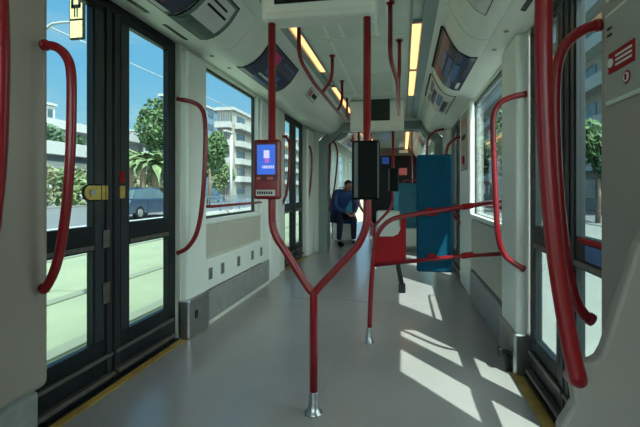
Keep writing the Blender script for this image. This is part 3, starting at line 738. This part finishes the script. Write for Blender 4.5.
def seat(x, y, rz, label, m, h=1.2, w=.44, group='passenger seats in the next car'):
    t = empty('passenger_seat', (x, y, 0)); t.rotation_euler.z = rz; tag(t, label, 'seat', group)
    # local: faces -y ; built round the origin then parented
    def put(g, nm, mm_, bev):
        o = g.build(nm, mm_, None, bev, 3); o.parent = t; return o
    put(MB().box(-w/2, w/2, -.44, .0, .42, .50), 'seat_cushion', m, .03)
    g = MB(); pr = [(-.01, .50), (.05, .50), (.12, h-.03), (.10, h), (.06, h), (.03, h-.05)]
    g.prism([(a_, b_) for a_, b_ in pr], 0, -w/2, w/2); put(g, 'backrest', m, .015)
    put(MB().box(-w/2+.03, w/2-.03, -.40, .04, .06, .418), 'pedestal', M['white'], .03)
    put(MB().box(-w/2+.06, w/2-.06, -.36, .0, .001, .06), 'plinth', M['kick'], .005)
    put(MB().tube(fillet([(-.12, .09, h-.02), (-.12, .12, h+.05), (.12, .12, h+.05), (.12, .09, h-.02)], .03), .012, 8), 'handle', M['red'], 0)
    return t
sx = (onY(397, 190, 7.75).x+onY(424, 190, 7.75).x)/2
seat(sx, 7.6, PI, 'teal seat with high back just left of the tall pad, beyond the barrier', M['tealseat'], 1.26)
seat(.42, 9.2, 0, 'teal seat by the right window of the next car', M['tealseat'], 1.15)
seat(-.02, 10.2, 0, 'dark teal seat farther back, middle of the next car', M['tealseat'], 1.15)
seat(.45, 11.2, 0, 'teal seat by the right window, farthest row', M['tealseat'], 1.15)
seat(-1.42, 9.6, 0, 'teal seat behind the person by the left window', M['tealseat'], 1.15)
seat(-1.53+.10, 8.55, PI/2, 'blue side seat with the hunched passenger on it', M['jacket'], .95)
# white rounded equipment cover
a = onY(376, 236, 7.3); b2 = onY(400, 211, 7.3)
t = empty('equipment_cover', ((a.x+b2.x)/2, 7.45, 0)); tag(t, 'low pale rounded equipment cover on the floor beyond the red barrier panel', 'cover')
MB().box(a.x, b2.x, 7.3, 7.6, .06, b2.z).build('shell', M['white'], t, .05, 4)
MB().box(a.x+.05, b2.x-.05, 7.34, 7.58, .001, .06).build('plinth', M['kick'], t)

# ---- passenger: leaning forward, elbows on knees
def skinbody(name, verts, edges, radii, m, parent, root=0, lvl=2):
    me = bpy.data.meshes.new(name); me.from_pydata(verts, edges, []); o = bpy.data.objects.new(name, me); C.objects.link(o); o.parent = parent
    me.materials.append(m)
    s_ = o.modifiers.new('skin', 'SKIN'); s_.use_smooth_shade = True
    for i, r_ in enumerate(radii):
        sv = me.skin_vertices[0].data[i]; rr_ = r_ if isinstance(r_, tuple) else (r_, r_); sv.radius = rr_; sv.use_root = (i == root)
    d_ = o.modifiers.new('sub', 'SUBSURF'); d_.levels = lvl; d_.render_levels = lvl
    return o
def passenger(loc, rz, label):
    t = empty('person', loc); t.rotation_euler.z = rz; tag(t, label, 'person')
    # local: faces +x, hips at origin x, floor z=0
    V = [(0, 0, .56), (.10, 0, .72), (.22, 0, .88), (.30, 0, 1.00), (.36, 0, 1.06),      # spine 0-4 (neck)
         (.02, .10, .54), (.42, .14, .54), (.40, .15, .10), (.52, .16, .05),             # leg L 5-8
         (.02, -.10, .54), (.42, -.14, .54), (.38, -.15, .10), (.50, -.16, .05),         # leg R 9-12
         (.28, .19, .98), (.36, .23, .72), (.50, .10, .62),                              # arm L 13-15
         (.28, -.19, .98), (.36, -.23, .72), (.50, -.06, .62)]                           # arm R 16-18
    # trousers
    idx = [0, 5, 6, 7, 8, 9, 10, 11, 12]
    skinbody('trousers', [V[i] for i in idx], [(0, 1), (1, 2), (2, 3), (0, 5), (5, 6), (6, 7)], [.12, .09, .07, .05, .045, .09, .07, .05, .045][:len(idx)], M['jeans'], t) if False else None
    vv = [V[0], V[5], V[6], V[7], V[9], V[10], V[11]]
    skinbody('trousers', vv, [(0, 1), (1, 2), (2, 3), (0, 4), (4, 5), (5, 6)], [.13, .095, .07, .05, .095, .07, .05], M['jeans'], t)
    vv = [V[0], V[1], V[2], V[3], V[13], V[14], V[15], V[16], V[17], V[18]]
    skinbody('person_body', vv, [(0, 1), (1, 2), (2, 3), (3, 4), (4, 5), (5, 6), (3, 7), (7, 8), (8, 9)], [(.14, .12), (.15, .12), (.17, .12), (.12, .10), .075, .052, .038, .075, .052, .038], M['jacket'], t)
    skinbody('head', [(.33, 0, 1.02), (.40, 0, 1.08), (.47, 0, 1.13), (.55, 0, 1.09)], [(0, 1), (1, 2), (2, 3)], [.05, .055, .095, .075], M['skin'], t)
    skinbody('hair', [(.40, 0, 1.13), (.47, 0, 1.165), (.53, 0, 1.165)], [(0, 1), (1, 2)], [.07, .09, .07], M['hair'], t)
    skinbody('nose', [(.565, 0, 1.115), (.60, 0, 1.085), (.605, 0, 1.075)], [(0, 1), (1, 2)], [.010, .014, .010], M['skin'], t, lvl=1)
    skinbody('mouth', [(.585, -.02, 1.045), (.592, 0, 1.043), (.585, .02, 1.045)], [(0, 1), (1, 2)], [.006, .007, .006], M['salmon'], t, lvl=1)
    for s in (1, -1):
        skinbody('eye', [(.575, .03*s, 1.118), (.582, .034*s, 1.116)], [(0, 1)], [.009, .008], M['inkb'], t, lvl=1)
        skinbody('ear', [(.46, .088*s, 1.12), (.47, .10*s, 1.10), (.475, .09*s, 1.08)], [(0, 1), (1, 2)], [.014, .016, .010], M['skin'], t, lvl=1)
        base = Vector((.50, .10 if s > 0 else -.06, .62)); d = Vector((.04, -.03*s, -.02))
        skinbody('hand', [base-d*.2, base+d, base+d*1.6], [(0, 1), (1, 2)], [(.026, .03), (.036, .02), (.03, .015)], M['skin'], t)
        for k in range(4):
            o_ = Vector((0, (k-1.5)*.016, 0)); b0 = base+d*1.6+o_
            skinbody('finger', [b0, b0+Vector((.03, 0, -.012)), b0+Vector((.045+.004*(k in (1, 2)), 0, -.035))], [(0, 1), (1, 2)], [.009, .008, .007], M['skin'], t, lvl=1)
        b0 = base+d*.6
        skinbody('thumb', [b0, b0+Vector((.02, -.03*s, .012)), b0+Vector((.045, -.04*s, .005))], [(0, 1), (1, 2)], [.011, .010, .008], M['skin'], t, lvl=1)
        yy = .15*s
        skinbody('shoe', [(.38, yy, .05), (.48, yy*1.05, .045), (.58, yy*1.1, .035)], [(0, 1), (1, 2)], [.05, .045, .035], M['inkb'], t)
    return t
pas = passenger((-1.38, 8.42, 0), R(-55), 'person in a blue jacket sitting hunched forward on the left beyond the gangway')

pas.scale = (1.08, 1.08, 1.08)

# ================================================================== OUTSIDE
GZ = -.35
grass = mat('sunlit_track_grass', (.175, .205, .135), .9, var=.10, scale=1.2)
road = mat('asphalt', (.09, .10, .11), .85, var=.12, scale=2)
pave = mat('pale_paving', (.125, .135, .125), .8, var=.08, scale=2)
conc = mat('pale_concrete', (.30, .31, .30), .8, var=.06, scale=1)
whiteb = mat('white_render', (.33, .34, .34), .7, var=.04, scale=.5)
beige = mat('beige_render', (.25, .24, .215), .8, var=.06, scale=.5)
greyb = mat('blue_grey_cladding_and_shade', (.10, .15, .20), .6, var=.1, scale=.5)
wing = mat('dark_window_glass', (.05, .08, .10), .15, var=.2)
hillm = mat('pale_hillside', (.36, .44, .42), .9, var=.2, scale=.05)
def slabx(x0, x1, y0, y1, z0, z1): return MB().box(x0, x1, y0, y1, z0, z1)
struct(slabx(-400, 300, -120, 500, GZ-.2, GZ-.02).build('ground', pave))
o = slabx(-11.3, -1.95, -40, 120, GZ-.019, GZ).build('grass_track_bed', grass); struct(o, 'pale green grass track bed left of the tram')
struct(slabx(1.1, 7, -40, 120, GZ-.019, GZ).build('station_paving', pave))
for i, x in enumerate((-3.1, -4.55, -7.2)):
    struct(slabx(x-.09, x+.09, -40, 120, GZ+.001, GZ+.02).build('track_rail', mat('track_slab', (.13, .15, .11), .9)))
struct(slabx(-12.0, -11.3, -40, 120, GZ, GZ+.13).build('kerb', whiteb))
struct(slabx(-27, -12.0, -60, 200, GZ-.019, GZ+.005).build('road', road))
struct(slabx(-29, -27, -60, 200, GZ, GZ+.12).build('pavement', pave))
struct(slabx(8, 14, -60, 200, GZ-.019, GZ+.005).build('road', road))

leafm = [mat('leaf_green_%s' % c, col, .7, var=.5, scale=2.5) for c, col in (('a', (.045, .095, .030)), ('b', (.035, .075, .035)), ('c', (.095, .14, .055)), ('d', (.13, .14, .075)))]
trunkm = mat('bark', (.12, .09, .06), .9, var=.2)
def foliage(c, rx, ry, rz, n, leaf, rnd):
    g = MB()
    lobes = []
    for k in range(9):
        a = rnd.uniform(0, 2*PI); q = rnd.uniform(.2, .62); e = rnd.uniform(-.45, .6)
        lobes.append((c[0]+rx*q*math.cos(a), c[1]+ry*q*math.sin(a), c[2]+rz*e, rnd.uniform(.35, .6)))
    for k in range(n):
        lx, ly, lz, lr = rnd.choice(lobes)
        d = Vector((rnd.gauss(0, 1), rnd.gauss(0, 1), rnd.gauss(0, 1))).normalized()*rnd.uniform(.5, 1)**.4
        p = Vector((lx+d.x*rx*lr, ly+d.y*ry*lr, lz+d.z*rz*lr))
        u = Vector((rnd.gauss(0, 1), rnd.gauss(0, 1), rnd.gauss(0, 1))).normalized(); w_ = u.orthogonal().normalized()
        s = leaf*rnd.uniform(.6, 1.3)
        g.add([p-u*s, p-w_*s*.55, p+u*s, p+w_*s*.55], [(0, 1, 2, 3)])
    return g
def tree(x, y, h, r, label, mi, seed, n=900, leaf=None, cat='tree'):
    rnd = random.Random(seed); t = empty('tree', (x, y, GZ)); tag(t, label, cat, 'trees and shrubs outside')
    leaf = leaf or r*.13
    MB().tube([(x, y, GZ), (x+.05*r, y, GZ+h*.3), (x, y+.05*r, GZ+h*.6)], [r*.09, r*.07, r*.04], 8).build('trunk', trunkm, t)
    foliage((x, y, GZ+h-r*.9), r, r, r*1.15, n, leaf, rnd).build('foliage', leafm[mi], t)
def palm(x, y, h, label, seed):
    rnd = random.Random(seed); t = empty('palm_tree', (x, y, GZ)); tag(t, label, 'palm tree', 'palms beside the road')
    MB().tube([(x, y, GZ), (x, y, GZ+h*.5), (x, y, GZ+h)], [.28, .22, .2], 10).build('trunk', trunkm, t)
    g = MB()
    for k in range(26):
        a = 2*PI*k/26+rnd.uniform(-.1, .1); el_ = rnd.uniform(-.2, 1.2); L = rnd.uniform(2.0, 2.6)
        prev = None
        for j in range(7):
            s = j/6; rr_ = L*s*math.cos(el_*.6); zz_ = h+L*(s*math.sin(el_)-.75*s*s)
            p = Vector((x+rr_*math.cos(a), y+rr_*math.sin(a), GZ+zz_)); side = Vector((-math.sin(a), math.cos(a), -.25))*(.28*math.sin(PI*min(1, s+.12)))
            side2 = Vector((math.sin(a), -math.cos(a), -.25))*(.28*math.sin(PI*min(1, s+.12)))
            if prev: g.add([prev[0], prev[1], p+side, p], [(0, 1, 2, 3)]); g.add([prev[0], p, p+side2, prev[2]], [(0, 1, 2, 3)])
            prev = (p, p+side, p+side2)
    g.build('fronds', leafm[2], t)
def far(px, py, X): return onX(px, py, X)
# hedge row past the road
for i, (px_, h, r) in enumerate([(36, 3.2, 1.6), (66, 3.0, 1.7), (96, 3.4, 1.9)]):
    p = far(px_, 190, -29.5)
    tree(p.x, p.y, h, r, 'low bushy shrub past the road through the left door, ' + ['by the near pillar', 'middle one', 'by the dark mullion'][i], [3, 2, 3][i], 20+i, 500, .32)
for i, (px_, h, r) in enumerate([(48, 10.0, 3.0), (82, 9.6, 3.0), (112, 9.8, 3.0)]):
    p = far(px_, 190, -50)
    tree(p.x, p.y, h, r, 'dark green tree behind the long white building, ' + ['nearest', 'middle one', 'farthest'][i], 1, 40+i, 600, .5)
for i, (px_, X_, h) in enumerate([(131, -24.5, 4.3), (143, -20, 3.9), (155, -16.5, 3.2)]):
    p = far(px_, 190, X_); palm(p.x, p.y, h, ['palm', 'taller palm', 'palm'][i] + ' seen through the second door leaf, ' + ['by the dark mullion', 'middle one', 'by the door pillar'][i], i)
p = far(174, 190, -27); tree(p.x, p.y, 11.6, 3.8, 'tall broad green tree behind the palms at the second door leaf', 0, 3, 5000, .28)
p = far(124, 190, -31); tree(p.x, p.y, 3.6, 3.0, 'olive shrub under the palms', 3, 5, 800, .3)
p = far(146, 190, -31); tree(p.x, p.y, 3.8, 3.2, 'olive shrub behind the middle palm', 3, 6, 800, .3)
p = far(209, 190, -16); tree(p.x, p.y, 6.2, 1.9, 'green tree outside the left window before the beige building', 0, 9, 3500, .17)
p = far(224, 190, -22); tree(p.x, p.y, 4.4, 1.6, 'lower bright tree outside the left window beside the street pole', 2, 10, 2000, .18)

def building(x0, x1, y0, y1, h, m, label, floors, cols, faces='x', balc=True, roof=None):
    t = empty('building', ((x0+x1)/2, (y0+y1)/2, GZ)); tag(t, label, 'building')
    MB().box(x0, x1, y0, y1, GZ, GZ+h).build('walls', m, t)
    MB().box(x0-.3, x1+.3, y0-.3, y1+.3, GZ+h, GZ+h+.5).build('roof_edge', roof or conc, t)
    fh = h/floors
    for fl in range(floors):
        z = GZ+fl*fh+fh*.3
        for face in faces:
            if face == 'x': L0, L1, X = y0, y1, x1
            elif face == 'w': L0, L1, X = y0, y1, x0
            else: L0, L1, X = x0, x1, y0
            cw = (L1-L0)/cols
            for c_ in range(cols):
                a_ = L0+cw*(c_+.25); b_ = L0+cw*(c_+.75)
                if face == 'x': MB().box(X, X+.06, a_, b_, z, z+fh*.5).build('window', wing, t)
                elif face == 'w': MB().box(X-.06, X, a_, b_, z, z+fh*.5).build('window', wing, t)
                else: MB().box(a_, b_, X-.06, X, z, z+fh*.5).build('window', wing, t)
            if balc and fl:
                zb_ = GZ+fl*fh
                if face == 'x': MB().box(X+.07, X+1.1, L0+cw*.1, L1-cw*.1, zb_, zb_+.9).build('balcony', conc, t)
                elif face == 'w': MB().box(X-1.1, X-.07, L0+cw*.1, L1-cw*.1, zb_, zb_+.9).build('balcony', conc, t)
                else: MB().box(L0+cw*.1, L1-cw*.1, X-1.1, X-.07, zb_, zb_+.9).build('balcony', conc, t)
    return t
# low white slab buildings beyond the left road
p = far(20, 190, -38); q = far(112, 190, -38)
t = empty('building', (-40, 40, GZ)); tag(t, 'long low white building with a painted shade band seen through the left door', 'building')
MB().box(-44, -38, p.y-10, q.y, GZ, 4.3).build('walls', whiteb, t); MB().box(-45, -37, p.y-10, q.y+1, 5.0, 6.4).build('roof_slab', whiteb, t); MB().box(-43.5, -38.5, p.y-9, q.y-.5, 4.3, 5.0).build('painted_shade_band', greyb, t)  # grey colour of the middle band stands in for a shadow
t = empty('elevated_roadway', (-62, 60, GZ)); tag(t, 'flat white elevated roadway across the view behind the trees', 'roadway')
MB().box(-66, -60, 20, 110, 12.0, 13.6).build('deck', whiteb, t)
for k in range(6): MB().box(-64, -62, 26+k*15, 28+k*15, GZ, 12.0).build('pier', conc, t)
p = far(40, 190, -70); q = far(55, 190, -70)
building(-80, -70, p.y-6, q.y, 18.5, whiteb, 'white block above the elevated roadway at the left pillar', 5, 4, 'x', False)
# pale hillside town
t = empty('building', (-80, 150, GZ)); p = far(126, 190, -80); q = far(170, 190, -80)
building(-95, -80, p.y, p.y+22, 19, whiteb, 'pale white block rising behind the palms', 6, 8, 'xy', True); bpy.data.objects.remove(t)
# beige balcony building through left window
p = far(221, 190, -26); q = far(262, 190, -26)
building(-28.5, -26, p.y+4, p.y+60, 13.8, beige, 'beige apartment building with balconies outside the left window', 5, 9, 'xy', True)
p = far(203, 190, -42)
building(-50, -46, p.y-3, p.y+20, 21, greyb, 'blue-grey block behind the green tree at the left window', 7, 4, 'xy', False)
# white street pole and railing
p = far(231, 190, -10.9)
t = empty('street_pole', (p.x, p.y, GZ)); tag(t, 'slim white street pole outside the left window', 'pole')
MB().tube([(p.x, p.y, GZ), (p.x, p.y, GZ+5.2)], .09, 12).build('shaft', whiteb, t); MB().lathe((p.x, p.y, GZ), [(.16, 0), (.16, .1), (.1, .2)], 14).build('base', conc, t)
MB().box(p.x-.12, p.x+.12, p.y-.9, p.y+.1, GZ+5.1, GZ+5.22).build('lamp_head', conc, t, .02)
t = empty('railing', (-11.5, 25, GZ)); tag(t, 'grey metal railing beside the road outside the left window', 'railing')
g = MB(); rm = mat('grey_rail_steel', (.10, .14, .18), .5)
g.box(-11.53, -11.47, 21, 60, .70, .76); g.box(-11.53, -11.47, 21, 60, -.05, 0)
g.build('rails', rm, t)
g = MB()
y_ = 21.
while y_ < 60: g.box(-11.515, -11.485, y_, y_+.04, -.05, .74); y_ += .28
g.build('bars', rm, t)['kind'] = 'stuff'
for k in range(14): MB().box(-11.55, -11.45, 21+k*3, 21.1+k*3, GZ, .78).build('post', rm, t)

# ---- car on the road
def car(cx, cy, label, col, heading=0):
    t = empty('car', (cx, cy, GZ+.005)); tag(t, label, 'car', 'cars on the road')
    m_ = mat('car_paint', col, .25, metal=.3, var=.03, coat=.8)
    L, w = 4.3, .88
    # side profile along y (front +y)
    body = [(-2.15, .28), (-2.18, .75), (-2.05, 1.0), (-1.2, 1.04), (1.05, 1.0), (1.9, .82), (2.15, .62), (2.15, .28)]
    g = MB().prism([(a_+0, b_) for a_, b_ in body], 0, -w, w)
    def put(g, nm, mm_, bev=0, par=t):
        o = g.build(nm, mm_, None, bev, 3); o.parent = par; return o
    put(g, 'body', m_, .07)
    cab = [(-1.95, 1.02), (-1.55, 1.50), (-.2, 1.58), (.55, 1.50), (1.15, 1.0)]
    v = []; k = len(cab)
    for sx_ in (-1, 1):
        for a_, b_ in cab: v.append((sx_*(w-.05-(b_-1.0)*.28), a_, b_))
    g = MB().add(v, [tuple(range(k)), tuple(range(k, 2*k))[::-1]] + [(i, k+i, k+(i+1) % k, (i+1) % k) for i in range(k)])
    put(g, 'cabin_glass', wing, .03)
    put(MB().box(-.66, .66, -1.5, .5, 1.49, 1.60), 'roof', m_, .04)
    for sx_ in (-1, 1):
        for y_ in (-1.35, 1.35):
            o = put(MB().tube([(sx_*.70, y_, .33), (sx_*.90, y_, .33)], .33, 24), 'wheel', M['inkb'])
            h_ = MB().tube([(sx_*.895, y_, .33), (sx_*.915, y_, .33)], .2, 18).build('hubcap', M['steel']); h_.parent = o
        put(MB().box(sx_*.55, sx_*.85, -2.20, -2.15, .70, .85), 'tail_light', M['redflat'], .01)
        put(MB().box(sx_*.5, sx_*.8, 2.05, 2.16, .62, .76), 'headlight', M['paper'], .01)
        put(MB().box(sx_*.86, sx_*1.02, .75, .9, .98, 1.1), 'wing_mirror', m_, .02)
    put(MB().box(-.26, .26, -2.205, -2.175, .5, .62), 'number_plate', M['paper'])
    return t
p = far(147, 220, -12.95)
car(-13.9, p.y+.9, 'dark blue car on the road seen through the second door leaf', (.02, .04, .08))
p = far(207, 200, -21)
car(-22, p.y+2, 'blue car on the road seen low through the left window', (.05, .12, .2))
# overhead sign on an arm
t = empty('hanging_sign', (-3.2, 3.0, 3.2)); tag(t, 'yellow hanging board with a black pictogram outside the left door glass', 'sign')
Xs = -3.3
c0 = onX(72, 0, Xs); c1 = onX(86, 0, Xs); zt = onX(79, -4, Xs).z; zm = onX(79, 21, Xs).z; zb = onX(79, 39, Xs).z
ys = c0.y
def facing(a_, b_, z0, z1, yy, d0=0, d1=.03): return MB().box(a_, b_, yy-d1, yy-d0, z0, z1)
xa = onY(72, 10, ys).x; xb = onY(85.5, 10, ys).x; zt = onY(79, -3, ys).z; zm = onY(79, 21, ys).z; zb = onY(79, 40, ys).z
sy = mat('faded_yellow_board', (.50, .42, .20), .6, var=.15, scale=12)
facing(xa, xb, zb, zt, ys).build('board', M['inkb'], t)
facing(xa+.01, xb-.01, zm+.01, zt-.012, ys, .03, .034).build('upper_panel', sy, t); facing(xa+.01, xb-.01, zb+.012, zm-.01, ys, .03, .034).build('lower_panel', sy, t)
w_ = xb-xa; g = MB()
zc_ = (zm+zt)/2; hh = zt-zm
g.box(xa+w_*.15, xa+w_*.32, ys-.037, ys-.0345, zc_+hh*.0, zc_+hh*.38); g.box(xa+w_*.68, xa+w_*.85, ys-.037, ys-.0345, zc_+hh*.0, zc_+hh*.38)
g.box(xa+w_*.15, xa+w_*.85, ys-.037, ys-.0345, zc_-hh*.02, zc_+hh*.12); g.box(xa+w_*.36, xa+w_*.45, ys-.037, ys-.0345, zc_-hh*.38, zc_+hh*.0); g.box(xa+w_*.55, xa+w_*.64, ys-.037, ys-.0345, zc_-hh*.38, zc_+hh*.0)
g.build('pictogram', M['inkb'], t)
a0 = onY(72, 22, ys); a1 = onY(58, 23, ys); a2 = onY(47, 28, ys); a3 = onY(20, 60, ys)
MB().tube(spline([a0, a1, a2, a3, Vector((a3.x-.3, ys, GZ))], 5), .012, 8).build('arm', conc, t)
# overhead wire
a = onX(45, 25, -6.0); b2 = onX(150, 72, -6.0); d = b2-a
t = MB().tube([a-d*4, a, b2, b2+d*6], .012, 6).build('overhead_wire', whiteb)
tag(t, 'thin pale overhead wire crossing the sky behind the left door', 'wire')

# ---- right side outside
building(14, 28, 22, 110, 17, beige, 'beige stone apartment building outside the right window', 6, 20, 'wy', True)
for i, (x, y_, h, r) in enumerate([(7.4, 27, 6.4, 1.8), (7.4, 36, 6.0, 1.8), (7.6, 46, 6.5, 2.2), (8.6, 19.5, 4.2, 1.3)]):
    tree(x, y_, h, r, 'green street tree outside the right side, ' + ['nearest in the window', 'second in the window', 'farthest in the row', 'in front of the door glass'][i], [2, 1, 0, 0][i], 60+i, 1300, .2)
car(10.5, 15, 'white car on the road outside the right window', (.5, .52, .55))
